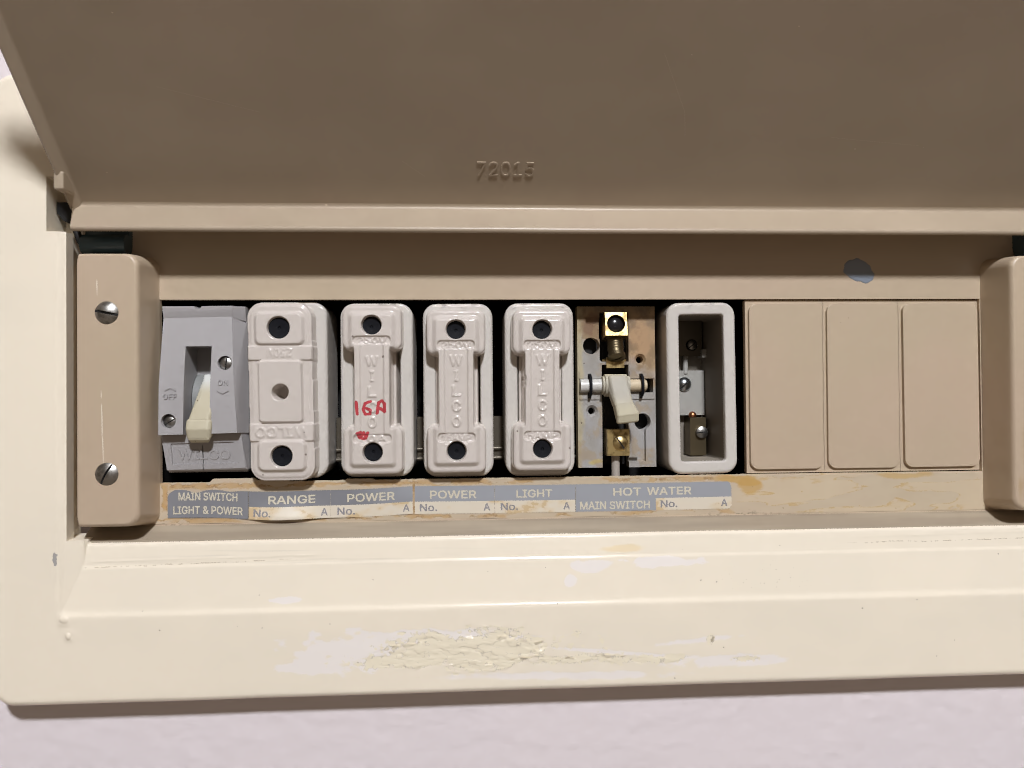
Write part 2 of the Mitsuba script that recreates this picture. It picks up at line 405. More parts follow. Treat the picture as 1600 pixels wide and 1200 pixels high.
def add(key, mesh, bsdf, smooth=35, uv=None):
    t = tm(mesh)
    w = trimesh.Trimesh(to_world(t.vertices), t.faces, process=False)
    if smooth is not True and smooth is not False:
        w.merge_vertices(digits_vertex=8)
    scene[key] = mikit.ply(w, bsdf, smooth, uv=uv)
    return key


def numbered(key):
    k, n = key, 0
    while k in scene:
        n += 1
        k = f'{key}_{n:03d}'
    return k


def tag(key, label, cat=None, group=None, kind=None):
    labels[key] = {k: v for k, v in (('label', label), ('category', cat), ('group', group), ('kind', kind)) if v}


def rring(u0, u1, v0, v1, r, h, n=6):
    """a rounded rectangle as a closed ring, counter-clockwise seen from the front"""
    r = max(r, 1e-3)
    out = []
    for cx, cyy, a0 in ((u1 - r, v1 - r, 0), (u0 + r, v1 - r, 90), (u0 + r, v0 + r, 180), (u1 - r, v0 + r, 270)):
        for k in range(n + 1):
            a = math.radians(a0 + 90 * k / n)
            out.append((cx + r * math.cos(a), cyy + r * math.sin(a), h))
    return np.array(out)


def loft(rings, cap0=False, cap1=True):
    n = len(rings[0])
    v = np.vstack(rings)
    f = []
    for k in range(len(rings) - 1):
        a, b = k * n, (k + 1) * n
        for i in range(n):
            j = (i + 1) % n
            f += [(a + i, a + j, b + j), (a + i, b + j, b + i)]
    if cap1:
        v = np.vstack([v, rings[-1].mean(0)])
        c, a = len(v) - 1, (len(rings) - 1) * n
        f += [(a + i, a + (i + 1) % n, c) for i in range(n)]
    if cap0:
        v = np.vstack([v, rings[0].mean(0)])
        c = len(v) - 1
        f += [((i + 1) % n, i, c) for i in range(n)]
    return trimesh.Trimesh(v, f, process=False)


def fillet_rings(u0, u1, v0, v1, r, h0, h1, e, taper=0.0, steps=4, n=6):
    """rings of a plate from h0 up to h1 with its front edge rounded by e"""
    rs = [rring(u0, u1, v0, v1, r, h0, n)]
    for k in range(steps + 1):
        a = math.pi / 2 * k / steps
        i = taper + e * (1 - math.cos(a))
        rs.append(rring(u0 + i, u1 - i, v0 + i, v1 - i, max(r - i, 0.15), h1 - e + e * math.sin(a), n))
    return rs


def rbox(u0, u1, v0, v1, h0, h1, r=1.0, e=0.5, taper=0.0, n=5):
    return loft(fillet_rings(u0, u1, v0, v1, r, h0, h1, e, taper, 3, n), cap0=True)


def mbox(u0, u1, v0, v1, h0, h1):
    return Manifold.cube([u1 - u0, v1 - v0, h1 - h0]).translate([u0, v0, h0])


def mcyl(c, r, h0, h1, n=40, r2=None):
    return Manifold.cylinder(h1 - h0, r, r if r2 is None else r2, n).translate([c[0], c[1], h0])


def hull(pts):
    return Manifold.hull_points(np.asarray(pts, float))


def sph_hull(pts, r, n=20):
    return Manifold.batch_hull([Manifold.sphere(r, n).translate(list(map(float, p))) for p in pts])


def rot(m, about, deg_xyz):
    a = np.asarray(about, float)
    return m.translate((-a).tolist()).rotate(list(deg_xyz)).translate(a.tolist())


def tube_u(u0, u1, v, h, r, n=32):
    return Manifold.cylinder(u1 - u0, r, r, n).rotate([0, 90, 0]).translate([u0, v, h])


def tube_v(u, v0, v1, h, r, n=32, r2=None):
    return Manifold.cylinder(v1 - v0, r, r if r2 is None else r2, n).rotate([-90, 0, 0]).translate([u, v0, h])


def screw(c, h, r, deg, dome=0.35, slot=0.16, depth=0.62, below=3.0):
    """a slotted screw head, dome and slot as fractions of its radius"""
    R = (r * r + (dome * r) ** 2) / (2 * dome * r)
    cap = Manifold.sphere(R, 72).translate([0, 0, dome * r - R]).trim_by_plane([0, 0, 1], 0.0)
    body = cap + Manifold.cylinder(below + 0.01, r, r, 48).translate([0, 0, -below])
    depth = min(depth, dome * 0.9)
    cut = Manifold.cube([3 * r, 2 * slot * r * 0.8, 2 * r], True).translate([0, 0, dome * r - depth * r + r]).rotate([0, 0, deg])
    return (body - cut).translate([c[0], c[1], h])


def slot_shade(c, h, r, deg, dome=0.35, slot=0.16):
    """a black strip standing in for the shade in the slot"""
    d = dome * r - min(0.62, dome * 0.9) * r
    m = Manifold.cube([1.94 * r, 2 * slot * r * 0.8 - 0.03, 0.12], True).translate([0, 0, d + 0.07]).rotate([0, 0, deg])
    return m.translate([c[0], c[1], h])


def add_screw(key, c, h, r, deg, dome, slot, bsdf):
    add(key, screw(c, h, r, deg, dome, slot), bsdf, 30)
    add(key + '__slot', slot_shade(c, h, r, deg, dome, slot), 'm_black', False)  # shade in the slot, set in as a thin black strip


def text(s, height, width=None, depth=0.1, bold=False):
    """lettering centred on the origin, in millimetres"""
    m = meshkit.text_mesh(s, height, depth, bold)
    v = m.vertices.copy()
    lo, hi = v.min(0), v.max(0)
    v[:, 0] -= (lo[0] + hi[0]) / 2
    v[:, 1] -= height / 2
    if width:
        v[:, 0] *= width / (hi[0] - lo[0])
    return trimesh.Trimesh(v, m.faces, process=False)


def moved(m, u=0, v=0, h=0, deg=0):
    t = m.copy()
    a = math.radians(deg)
    x, y = t.vertices[:, 0].copy(), t.vertices[:, 1].copy()
    t.vertices = np.stack([x * math.cos(a) - y * math.sin(a) + u, x * math.sin(a) + y * math.cos(a) + v, t.vertices[:, 2] + h], -1)
    return t


def raster(m, U, V):
    """which grid points the flat lettering covers"""
    t = m.triangles
    z = t[:, :, 2]
    top = t[(z > z.max() - 1e-6).all(1)][:, :, :2]
    out = np.zeros(U.shape)
    u0, v0, s = U[0, 0], V[0, 0], U[0, 1] - U[0, 0]
    for a, b, c in top:
        lo, hi = np.minimum(np.minimum(a, b), c), np.maximum(np.maximum(a, b), c)
        i0, i1 = max(int((lo[0] - u0) / s), 0), min(int((hi[0] - u0) / s) + 2, U.shape[1])
        j0, j1 = max(int((lo[1] - v0) / s), 0), min(int((hi[1] - v0) / s) + 2, U.shape[0])
        if i1 <= i0 or j1 <= j0:
            continue
        x, y = U[j0:j1, i0:i1], V[j0:j1, i0:i1]
        d = (b[0] - a[0]) * (c[1] - a[1]) - (c[0] - a[0]) * (b[1] - a[1])
        if abs(d) < 1e-12:
            continue
        l1 = ((x - a[0]) * (c[1] - a[1]) - (c[0] - a[0]) * (y - a[1])) / d
        l2 = ((b[0] - a[0]) * (y - a[1]) - (x - a[0]) * (b[1] - a[1])) / d
        out[j0:j1, i0:i1] = np.maximum(out[j0:j1, i0:i1], (l1 >= -0.02) & (l2 >= -0.02) & (l1 + l2 <= 1.02))
    return out


def sd(U, V, u0, u1, v0, v1, r):
    qx, qy = np.abs(U - (u0 + u1) / 2) - (u1 - u0) / 2 + r, np.abs(V - (v0 + v1) / 2) - (v1 - v0) / 2 + r
    return np.hypot(np.maximum(qx, 0), np.maximum(qy, 0)) + np.minimum(np.maximum(qx, qy), 0) - r


def ins(d, w):
    t = np.clip((w - d) / (2 * w), 0, 1)
    return t * t * (3 - 2 * t)


def hfield(u0, u1, v0, v1, s, fn, back):
    """a pressed front face: the grid's height field, dropped where it stays at the back"""
    U, V = np.meshgrid(np.arange(u0, u1 + s / 2, s), np.arange(v0, v1 + s / 2, s))
    H = fn(U, V)
    n, m = U.shape
    i = np.arange(n * m).reshape(n, m)
    q = np.stack([i[:-1, :-1], i[:-1, 1:], i[1:, 1:], i[1:, :-1]], -1).reshape(-1, 4)
    q = q[(H.ravel()[q] > back + 0.02).any(1)]
    f = np.vstack([q[:, [0, 1, 2]], q[:, [0, 2, 3]]])
    t = trimesh.Trimesh(np.stack([U.ravel(), V.ravel(), H.ravel()], -1), f, process=False)
    t.remove_unreferenced_vertices()
    return t


def mirror(t):
    return trimesh.Trimesh(t.vertices * [-1, 1, 1], t.faces[:, ::-1], process=False)


# ------------------------------------------------------------------ the wall
outer = sbox(-900, -700, 900, 700).difference(sbox(-212, -104, 212, 114))
w = trimesh.creation.extrude_polygon(outer, 60, engine='earcut')
w.apply_translation([0, 0, -59.3])
add('wall', w, 'm_wall', False)
tag('wall', 'pinkish white painted wall round the fuse box', kind='structure')

# ------------------------------------------------------------------ the fuse box: frame, tray, brackets, lid
FB = 'fuse_box'
tag(FB, 'cream and beige fuse box with its lid hinged open above the row of fuses', 'fuse box')
rings = []


def fr(u, vb, vt, h, r):
    rings.append(rring(-u, u, vb, vt, r, h, 8))


fr(219.6, -110.3, 120.0, 0.9, 6)
fr(221.6, -112.2, 122.0, 3.5, 7)
for k in range(7):
    a = math.pi / 2 * k / 6
    i = 2.6 * (1 - math.cos(a))
    fr(221.6 - i, -112.2 + i, 122.0 - i, 11.4 + 2.6 * math.sin(a), 7 - 0.6 * i)
fr(200.6, -80.9, 84.9, 14.0, 2.2)
for a, b, c, h in ((199.4, -80.1, 84.2, 13.97), (198.6, -79.6, 83.6, 13.9), (197.9, -79.1, 83.1, 13.75), (197.3, -78.6, 82.7, 13.5), (196.9, -78.1, 82.4, 13.3), (196.4, -77.2, 82.2, 13.08)):
    fr(a, b, c, h, 1.6)
fr(191.2, -63.0, 80.3, 11.35, 1.0)
fr(190.9, -62.5, 80.1, 11.26, 1.0)
fr(190.6, -62.0, 79.9, 11.05, 1.0)
fr(190.4, -61.6, 79.7, 10.85, 1.0)
fr(190.2, -61.1, 79.6, 10.72, 1.0)
fr(189.8, -55.0, 78.6, 9.75, 0.8)
fr(189.6, -54.4, 78.5, 9.6, 0.8)
fr(189.45, -53.9, 78.4, 9.35, 0.8)
fr(189.35, -53.5, 78.35, 8.9, 0.8)
fr(189.3, -53.3, 78.3, 8.2, 0.8)
fr(189.3, -53.3, 78.3, -2.6, 0.8)
fr(219.6, -110.3, 120.0, -2.6, 6)
rings.append(rings[0])
fm = loft(rings, cap1=False)
fm.merge_vertices()
fman = Manifold(m3.Mesh(np.asarray(fm.vertices, np.float32), np.asarray(fm.faces, np.uint32)))
for sgn in (-1, 1):
    fman = fman - (mbox(-202.1, -190, 63.2, 83.6, -0.2, 30) if sgn < 0 else mbox(190, 202.1, 63.2, 83.6, -0.2, 30))
fman = fman - mbox(-195.6, -185, -51.6, 90, -5, 30) - mbox(185, 195.6, -51.6, 90, -5, 30) - mbox(-198, -195, -51.6, 63.2, -5, 7.5) - mbox(195, 198, -51.6, 63.2, -5, 7.5)
fm = tm(fman.refine_to_length(6.0))
# hand-painted sheet metal is never quite straight
v = fm.vertices.copy()
nz = meshkit.fbm(np.stack([v[:, 0] * 0.012, v[:, 1] * 0.012, v[:, 2] * 0.02], -1), 3, 5) - 0.5
v[:, 2] += nz * 0.5 * np.clip((v[:, 2] - 1.5) / 8, 0, 1)
v[:, 1] += (meshkit.fbm(np.stack([v[:, 0] * 0.02, v[:, 2] * 0.05, v[:, 0] * 0], -1), 3, 9) - 0.5) * 0.5 * np.clip((v[:, 2] - 1.5) / 8, 0, 1)
fm.vertices = v
add(FB + '__frame', fm, 'm_frame', 32)
tag(FB + '__frame', 'cream painted frame with chipped and peeling paint along its bottom edge')

fl = []
rngf = np.random.default_rng(11)
for k in range(46):
    t_ = rngf.random() * 2 * np.pi
    if k < 30:
        cu_, cv_ = -48 + 34 * math.cos(t_) * (0.75 + 0.3 * rngf.random()), -96.4 + 5.6 * math.sin(t_) * (0.8 + 0.25 * rngf.random())
    else:
        cu_, cv_ = -6 + 34 * (rngf.random() - 0.35), -100.4 + 2.2 * (rngf.random() - 0.5)
    sz = 0.5 + 1.3 * rngf.random() ** 2
    na = 7 + rngf.integers(0, 4)
    an = np.sort(rngf.random(na)) * 2 * np.pi
    rr_ = sz * (0.5 + 0.8 * rngf.random(na))
    p2 = np.stack([1.7 * rr_ * np.cos(an), 0.75 * rr_ * np.sin(an)], -1)
    tilt = rngf.normal(0, 0.34, 2)
    lo = [(cu_ + x, cv_ + y, 13.75 + 0.5 + tilt[0] * x * 0.4 + tilt[1] * y) for x, y in p2]
    fl.append(tm(hull([(x, y, h) for x, y, h in lo] + [(x, y, h + 0.12) for x, y, h in lo])))
add(FB + '__paint_flakes', fl, 'm_frame', False)
labels[FB + '__paint_flakes'] = {'label': 'loose cream paint flakes round the peeled patch', 'kind': 'stuff'}

WL, WR, WB, WT = -166.75, 166.4, -32.3, 39.4
flake_edge = []
rng = np.random.default_rng(4)
uu = np.arange(WL, 66, 1.0)
hole = [(WL, WT), (WR, WT), (WR, WB)]
for x in uu[::-1]:
    d = 0.22 * (rng.random() - 0.5)
    if -147 < x < -130:
        d += 1.3
    elif -130 < x < -117:
        d += 0.6
    elif -95 < x < -84:
        d += 0.55
    hole.append((float(x), WB + d))
hole = Polygon(hole).buffer(0)
panel = sbox(-195.8, -48.3, 195.8, 78).difference(hole)
tr = trimesh.creation.extrude_polygon(panel, 2.4, engine='earcut')
tr.apply_translation([0, 0, -2.4])
prof = [(-47.9, -0.6), (-48.35, -0.15), (-48.6, 0.4), (-49.1, 1.4), (-50.6, 4.2), (-52.0, 6.8), (-52.9, 8.3), (-53.7, 8.6)]
lu = np.linspace(-192.5, 192.5, 120)
lv = []
for a, b in prof:
    wob = (meshkit.fbm(np.stack([lu * 0.05, lu * 0 + a, lu * 0], -1), 3, 2) - 0.5)
    lv.append(np.stack([lu, a + wob * 0.4, b + wob * 0.3], -1))
n = len(lu)
lf = []
for k in range(len(prof) - 1):
    for i in range(n - 1):
        a, b = k * n + i, (k + 1) * n + i
        lf += [(a, b, b + 1), (a, b + 1, a + 1)]
ledge = trimesh.Trimesh(np.vstack(lv), lf, process=False)
top = trimesh.creation.box([386, 2, 9])
top.apply_translation([0, 78.5, -3])
add(FB + '__tray', [tr, ledge, top], 'm_tray', 35)
tag(FB + '__tray', 'beige recessed tray with brown glue stains along its lower strip')
for sgn, nm in ((1, FB + '__bracket'), (-1, FB + '__bracket_001')):
    rs = []
    for i, h, l in [(0.0, -2.4, 0.0), (0.0, -0.2, 0.0), (0.15, 0.4, 0.0), (0.3, 1.6, 0.0), (0.5, 4.0, 0.0), (1.0, 13.0, 0.0), (1.12, 15.0, 0.05), (1.3, 15.8, 0.15), (1.6, 16.35, 0.35), (2.05, 16.75, 0.6), (2.7, 17.0, 1.0)]:
        rs.append(rring(-192.0 + l + h * 0.1, -166.7 - i, -48.4 + i * 0.9 + h * 0.07 - (0.6 if i < 0.1 else 0), 56.2 - i * 0.6 - 0.06 * h, 5.0 - 0.3 * i, h, 8))
        lu_ = -192.0 + l + h * 0.1
        rs[-1][:, 0] = np.where(rs[-1][:, 0] < -186, lu_ + (rs[-1][:, 0] - lu_) * 0.25, rs[-1][:, 0])
    bm = loft(rs)
    if sgn < 0:
        bm.vertices = bm.vertices * [-1, 1, 1]
        bm.faces = bm.faces[:, ::-1]
    add(nm, bm, 'm_bracket', 40)
tag(FB + '__bracket', 'scratched beige boss with two slotted screws')
add_screw(FB + '__screw', (-179.1, 32.5), 17.0, 4.25, -11, 0.36, 0.14, 'm_steel')
add_screw(FB + '__screw_001', (-179.2, -26.8), 17.0, 4.2, 61, 0.32, 0.11, 'm_steel')

add_screw(FB + '__screw_002', (179.1, 32.5), 17.0, 4.25, 40, 0.34, 0.13, 'm_steel')
add_screw(FB + '__screw_003', (179.2, -26.8), 17.0, 4.2, -75, 0.33, 0.12, 'm_steel')
# the lid: s along it, t out of its underside
LO = np.array([73.7, 10.4])
LD, LN = np.array([0.682, 0.731]), np.array([-0.731, 0.682])


def lid_pt(u, s, t):
    u, s, t = np.broadcast_arrays(np.asarray(u, float), s, t)
    vh = LO + s[..., None] * LD + t[..., None] * LN
    return np.stack([u, vh[..., 0], vh[..., 1]], -1)


def lid_map(m):
    t = tm(m)
    return trimesh.Trimesh(lid_pt(t.vertices[:, 0], t.vertices[:, 1], t.vertices[:, 2]), t.faces, process=False)


LS = 156.0
lr = []
# outer back edge, back to front: flange end, then inside the flange down to the underside (ring in u-s plane, t as height)
for i, o, h in ((0.0, 0.0, -1.4), (-0.0, 0.0, 0.0), (0.0, 0.0, 2.2), (0.25, 0.4, 2.9), (0.8, 0.9, 3.2), (1.4, 1.2, 2.9), (3.0, 3.0, 0.5), (3.6, 3.6, 0.1), (4.4, 4.4, 0.0)):
    lr.append(rring(-194.4 + i, 194.4 - i, -0.6, LS + 3 - o, 1.0, h, 4))
lidpan = loft(lr, cap0=True)
# hinge flange: profile in (s, t) run along u
fp = [(1.6, 0.0), (0.9, 0.12), (0.35, 0.45), (0.08, 1.0), (0.0, 2.0), (0.0, 12.6), (-0.15, 13.4), (-0.6, 13.9), (-1.3, 14.1), (-1.9, 13.9), (-2.35, 13.4), (-2.5, 12.6), (-2.5, -1.4), (0.0, -1.4)]
fp = [(a, b if b < 2 else b * 1.0) for a, b in fp]
nu = 60
us = np.linspace(-193.6, 193.6, nu)
fv = np.vstack([np.stack([us * (1 - 0.0145 * max(b, 0) / 14), np.full(nu, a), np.full(nu, b)], -1) for a, b in fp])
fv[:, 1] += (meshkit.fbm(np.stack([fv[:, 0] * 0.015, fv[:, 0] * 0, fv[:, 0] * 0], -1), 2, 3) - 0.5) * 0.35
ff = []
m_ = len(fp)
for k in range(m_):
    for i in range(nu - 1):
        a, b = k * nu + i, ((k + 1) % m_) * nu + i
        ff += [(a, b + 1, b), (a, a + 1, b + 1)]
for e, sgn in ((0, 1), (nu - 1, -1)):
    for k in range(1, m_ - 1):
        t3 = (e, k * nu + e, (k + 1) * nu + e)
        ff.append(t3 if sgn > 0 else t3[::-1])
flange = trimesh.Trimesh(fv, ff, process=False)
trimesh.repair.fix_normals(flange)
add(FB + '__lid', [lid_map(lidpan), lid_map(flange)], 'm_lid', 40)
tag(FB + '__lid', 'beige metal lid swung up and out, its shaded underside stamped 72015')
num = text('72015', 5.8, 21.4, 0.5)
num = moved(num, -32.0, 17.0, 0.0)
add(FB + '__lid__number', lid_map(num), 'm_lid', 20)
lug = sph_hull([(u, v, h) for u in (-194.3, -192.0) for v in (77.0, 82.4) for h in (15.0, 22.6)], 0.6, 16)
add(FB + '__lid__lug', lug, 'm_lid', 40)
for sgn, nm in ((1, FB + '__hinge'), (-1, FB + '__hinge_001')):
    hb = tube_u(-193.4, -176.9, 60.0, 4.2, 3.9, 40) + mbox(-193.4, -176.9, 60.0, 69.0, -0.2, 3.0)
    arm = hull([(-201.8, 75.6, 1), (-201.8, 71.5, 1), (-199.5, 68.6, 1), (-195.5, 66.5, 1), (-194, 75.6, 1), (-201.8, 75.6, 7.2), (-201.8, 71.5, 7.2), (-199.5, 68.6, 7.2), (-195.5, 66.5, 7.2), (-194, 75.6, 7.2)]) + sph_hull([(-196.4, 68.5, 6.4), (-193.6, 61.0, 6.4)], 1.3, 16)
    leaf = mbox(-192.0, -180.0, 62.6, 66.5, 13.0, 14.6)
    add(nm, tm(hb) if sgn > 0 else moved(mirror(tm(hb)), 4.2), 'm_hinge', 40)
    add(nm + '__arm', arm if sgn > 0 else mirror(tm(arm)), 'm_black', 40)
tag(FB + '__hinge', 'dark teal hinge sleeve at the left end of the lid')

enc = [mbox(-170, 170, -60, 72, -52, -50), mbox(-170, -168, -60, 72, -50, -2.6), mbox(168, 170, -60, 72, -50, -2.6), mbox(-168, 168, -60, -58, -50, -2.6), mbox(-168, 168, 70, 72, -50, -2.6)]
add(FB + '__enclosure', [tm(x) for x in enc], 'm_black', False)
for k, (a, b) in enumerate(((-101.6, -97.5), (-68.0, -64.8), (-36.2, -32.0), (-3.4, -1.3))):
    bar = [mbox(a, b, -26, -8, -22, -17.5), tube_u(a, b, -21.5, -17.0, 1.0, 16), tube_u(a, b, -25.5, -17.0, 1.0, 16)]
    add(FB + '__mounting_bar' + (f'_{k:03d}' if k else ''), [tm(x) for x in bar], 'm_bar', 35)

dp = Manifold.sphere(1, 32).scale([2.3, 1.7, 0.9]).translate([-196.0, -80.6, 13.5]) + sph_hull([(-195.8, -81.5, 13.3), (-194.6, -86.0, 13.5)], 0.6, 16) + Manifold.sphere(1, 32).scale([1.25, 1.7, 0.75]).translate([-194.5, -86.6, 13.7])
add(FB + '__paint_drip', dp, 'm_frame', 60)

# a dab of blue-grey paint over the shadow line of the tray
rs = []
for k, (f, h) in enumerate(((1.0, 0.0), (0.97, 0.16), (0.9, 0.26), (0.6, 0.34), (0.25, 0.3))):
    a = np.linspace(0, 2 * np.pi, 40, endpoint=False)
    r = 1 + 0.06 * np.cos(2 * a + 0.6) + 0.05 * np.cos(3 * a + 2) + 0.035 * np.cos(7 * a + 1) + 0.03 * np.cos(11 * a)
    rs.append(np.stack([114.9 + 6.1 * f * r * np.cos(a), 51.0 + 5.0 * f * r * np.sin(a) - 0.18 * 6.1 * f * r * np.cos(a), np.full(40, h)], -1))
add(FB + '__paint_spot', loft(rs), 'm_spot', True)
tag(FB + '__paint_spot', 'dab of blue grey paint on the upper strip of the tray')


# ------------------------------------------------------------------ porcelain fuse bases
def base(u0, u1, v0, v1, deg=0.0, part='body', wall=5.1, floor=-30.0):
    rs = [rring(u0 + 1.2, u1 - 1.2, v0 + 1.2, v1 - 1.2, 4.5, -33), rring(u0, u1, v0, v1, 5.6, -24), rring(u0, u1, v0, v1, 5.6, -4)]
    for k in range(6):
        a = math.pi / 2 * k / 5
        i = 1.5 * (1 - math.cos(a))
        rs.append(rring(u0 + i, u1 - i, v0 + i, v1 - i, 5.6 - i, -2.5 + 1.5 * math.sin(a)))
    for i, h, r in ((wall - 0.8, -1.0, 1.9), (wall - 0.35, -1.12, 1.6), (wall - 0.08, -1.45, 1.4), (wall, -2.0, 1.3), (wall + 0.05, -3.2, 1.2)) if part != 'cavity' else ():
        rs.append(rring(u0 + i, u1 - i, v0 + i, v1 - i, r, h))
    if part == 'cavity':
        rs = [rring(u0 + i, u1 - i, v0 + i, v1 - i, 1.2, h) for i, h in ((wall + 0.05, -3.2), (wall + 0.4, floor))]
    m = loft(rs, cap1=part == 'cavity')
    if deg:
        m = moved(moved(m, -(u0 + u1) / 2, -(v0 + v1) / 2), (u0 + u1) / 2, (v0 + v1) / 2, 0, deg)
    return m


BASES = [('fuse_holder', (-132.6, -102.2, -31.3, 38.6), 0.2, 'wide white porcelain holder behind the large carrier beside the main switch'),
         ('fuse_holder_001', (-97.2, -68.4, -31.2, 38.1), 0.0, 'white porcelain fuse holder behind the carrier marked 16A in red'),
         ('fuse_holder_002', (-64.5, -36.5, -31.6, 37.9), 0.0, 'white porcelain fuse holder over the second label reading POWER'),
         ('fuse_holder_003', (-31.7, -3.7, -31.8, 38.1), 0.0, 'white porcelain fuse holder over the label reading LIGHT'),
         ('fuse_holder_004', (34.6, 63.3, -31.9, 38.3), 0.4, 'empty white porcelain fuse holder with bare terminals inside, next to the blank plates')]
for nm, b, dg, lab in BASES:
    add(nm + '__body', base(*b, dg), 'm_base', 40)
    add(nm + '__cavity', base(*b, dg, 'cavity'), 'm_cavity_shade' if nm.endswith('004') else 'm_base', 40)
    tag(nm, lab, 'fuse holder', 'porcelain fuse holders in the row')


# ------------------------------------------------------------------ fuse carriers
def small_carrier(cu, vt, vb, bot, bites=(), tilt=0.0, seed=1):
    def fn(U, V):
        x = U - cu - tilt * (V - 2)
        nz = (meshkit.fbm(np.stack([U * 0.25, V * 0.25, U * 0 + seed], -1), 3, seed) - 0.5)
        x = x + nz * 0.14
        y = V + nz * 0.14
        H = np.full(U.shape, -8.0)
        H = np.maximum(H, -8 + 6.2 * ins(sd(x, y, -8.9, 8.9, vb + 6, vt - 6, 1), 0.3))
        pads = np.minimum(sd(x, y, -11.8, 11.8, vt - 18.2, vt, 3.4), sd(x, y, -11.8, 11.8, vb, vb + 19.4, 3.4))
        H = np.maximum(H, -8 + 13.7 * ins(pads, 0.3) + 0.8 * ins(pads + 0.7, 0.9))
        pl = np.minimum(sd(x, y, -8.5, 8.5, vt - 17.6, vt - 3.5, 1.6), sd(x, y, -8.5, 8.5, vb + 3.5, vb + 18.8, 1.6))
        H = H + 1.55 * ins(pl + 0.1, 1.15) * (H > 5)
        neck = sd(x, y, -7.15, 7.15, vb + 12, vt - 13, 0.4)
        for bu, bv, br in bites:
            neck = np.maximum(neck, br - np.hypot(U - bu, (V - bv) * 0.6) + nz * 1.5)
        H = np.maximum(H, -8 + 16.2 * ins(neck, 0.3))
        H = H - 0.75 * ins(sd(x, y, -4.5, 4.5, vb + 12, vt - 13.0, 0.3), 0.3)
        rc = np.minimum(sd(x, y, -7.2, 7.2, vt - 15.6, vt - 12.6, 1.4), sd(x, y, -7.2, 7.2, vb + 12.6, vb + 15.8, 1.4))
        H = H - (H - 7.0) * ins(rc, 0.2)
        t = raster(moved(text('250V', 2.5, 11.5, 0.1, True), cu, vt - 14.1), U, V) + raster(moved(text(bot, 2.4, 11.5, 0.1, True), cu, vb + 14.2), U, V)
        for k, ch in enumerate('WILCO'):
            t = t + raster(moved(text(ch, 3.9, {'W': 4.8, 'I': 1.25}.get(ch, 3.3), 0.1, True), cu + tilt * (14 - 6 * k), 14.6 - 5.95 * k), U, V)
        H = H + 0.5 * gaussian_filter(np.clip(t, 0, 1), 1.0)
        for hv in (vt - 8.2, vb + 8.9):
            H = H - (H - 3.6) * ins(np.hypot(x, V - hv) - 3.6, 0.22)
        return gaussian_filter(H, 0.8)
    return hfield(cu - 13, cu + 13, vb - 1, vt + 1, 0.2, fn, -8.0)


def range_carrier():
    cu = -118.6
    def fn(U, V):
        x = U - cu + 0.018 * (V - 3)
        nz = (meshkit.fbm(np.stack([U * 0.25, V * 0.25, U * 0 + 3], -1), 3, 3) - 0.5)
        x = x + nz * 0.12
        y = V + nz * 0.12
        H = np.full(U.shape, -8.0)
        b = sd(x, y, -12.0, 12.0, -31.0, 37.2, 5.4)
        H = np.maximum(H, -8 + 14.0 * ins(b, 0.35) + 0.7 * ins(b + 0.7, 0.9))
        pl = np.minimum(sd(x, y, -9.2, 9.2, 20.9, 33.6, 2.4), sd(x, y, -9.0, 9.0, -27.6, -15.5, 2.4))
        H = H + 1.5 * ins(pl + 0.1, 0.75)
        band = np.minimum(sd(x, y, -12.35, 12.35, 14.9, 20.9, 0.6), sd(x, y, -12.35, 12.35, -16.3, -9.2, 0.6))
        H = np.maximum(H, -8 + 15.3 * ins(band, 0.3))
        H = np.maximum(H, 6.2 + 1.95 * ins(sd(x, y, -8.3, 8.3, -8.9, 15.1, 1.5), 0.35))
        H = H * (1 - (b > 0.6) * 1.0) + (-8.0) * (b > 0.6) * (band > 0.5) + H * (b > 0.6) * (band <= 0.5)
        t = raster(moved(text('250V', 3.0, 9.5, 0.1, True), cu - 0.4, 18.0, 0, 180), U, V) + raster(moved(text('WILCO', 3.8, 19.5, 0.1, True), cu + 0.2, -12.6, 0, 180), U, V)
        H = H + 0.42 * gaussian_filter(np.clip(t, 0, 1), 1.0)
        for hu, hv, r, d in ((-119.2, 27.6, 4.0, 3.6), (-118.2, -21.8, 3.8, 3.6), (-118.6, 2.8, 2.75, -1.5)):
            H = H - (H - d) * ins(np.hypot(U - hu, V - hv) - r, 0.22)
        return gaussian_filter(H, 0.7)
    return hfield(cu - 14.5, cu + 14.5, -32.5, 38.5, 0.25, fn, -8.0)


def plug(cu, cv, r, h=6.4):
    rs = []
    for f, d in ((1.0, -2.5), (1.0, -0.25), (0.93, 0.0), (0.6, -0.1), (0.3, -0.2), (0.17, -0.25), (0.09, -0.9)):
        a = np.linspace(0, 2 * np.pi, 36, endpoint=False)
        rs.append(np.stack([cu + r * f * np.cos(a), cv + r * f * np.sin(a), np.full(36, h + d)], -1))
    return loft(rs)


CARS = [('fuse_carrier', range_carrier(), ((-119.2, 27.6, 4.15, 6.6), (-118.2, -21.8, 3.95, 6.6)), 'large porcelain fuse carrier with a small hole in its raised middle plate'),
        ('fuse_carrier_001', small_carrier(-83.7, 36.8, -29.7, '20A', [(-91.6, -3.3, 1.0)], -0.004, 2), ((-84.1, 28.0, 3.75, 5.6), (-83.5, -20.6, 3.75, 5.6)), 'white porcelain fuse carrier marked 16A in red felt pen'),
        ('fuse_carrier_002', small_carrier(-51.2, 34.9, -29.6, '15AMP', (), 0.0, 5), ((-51.2, 26.6, 3.75, 5.4), (-51.2, -20.8, 3.75, 5.4)), 'white porcelain fuse carrier reading 15A, right of the one with red pen'),
        ('fuse_carrier_003', small_carrier(-17.5, 34.8, -29.2, '5AMP', [(-25.4, 7.5, 1.3), (-25.6, 5.5, 1.2)], 0.004, 8), ((-17.5, 26.5, 3.75, 5.8), (-17.5, -20.4, 3.75, 5.8)), 'white porcelain fuse carrier with a chipped left edge, over the LIGHT label')]
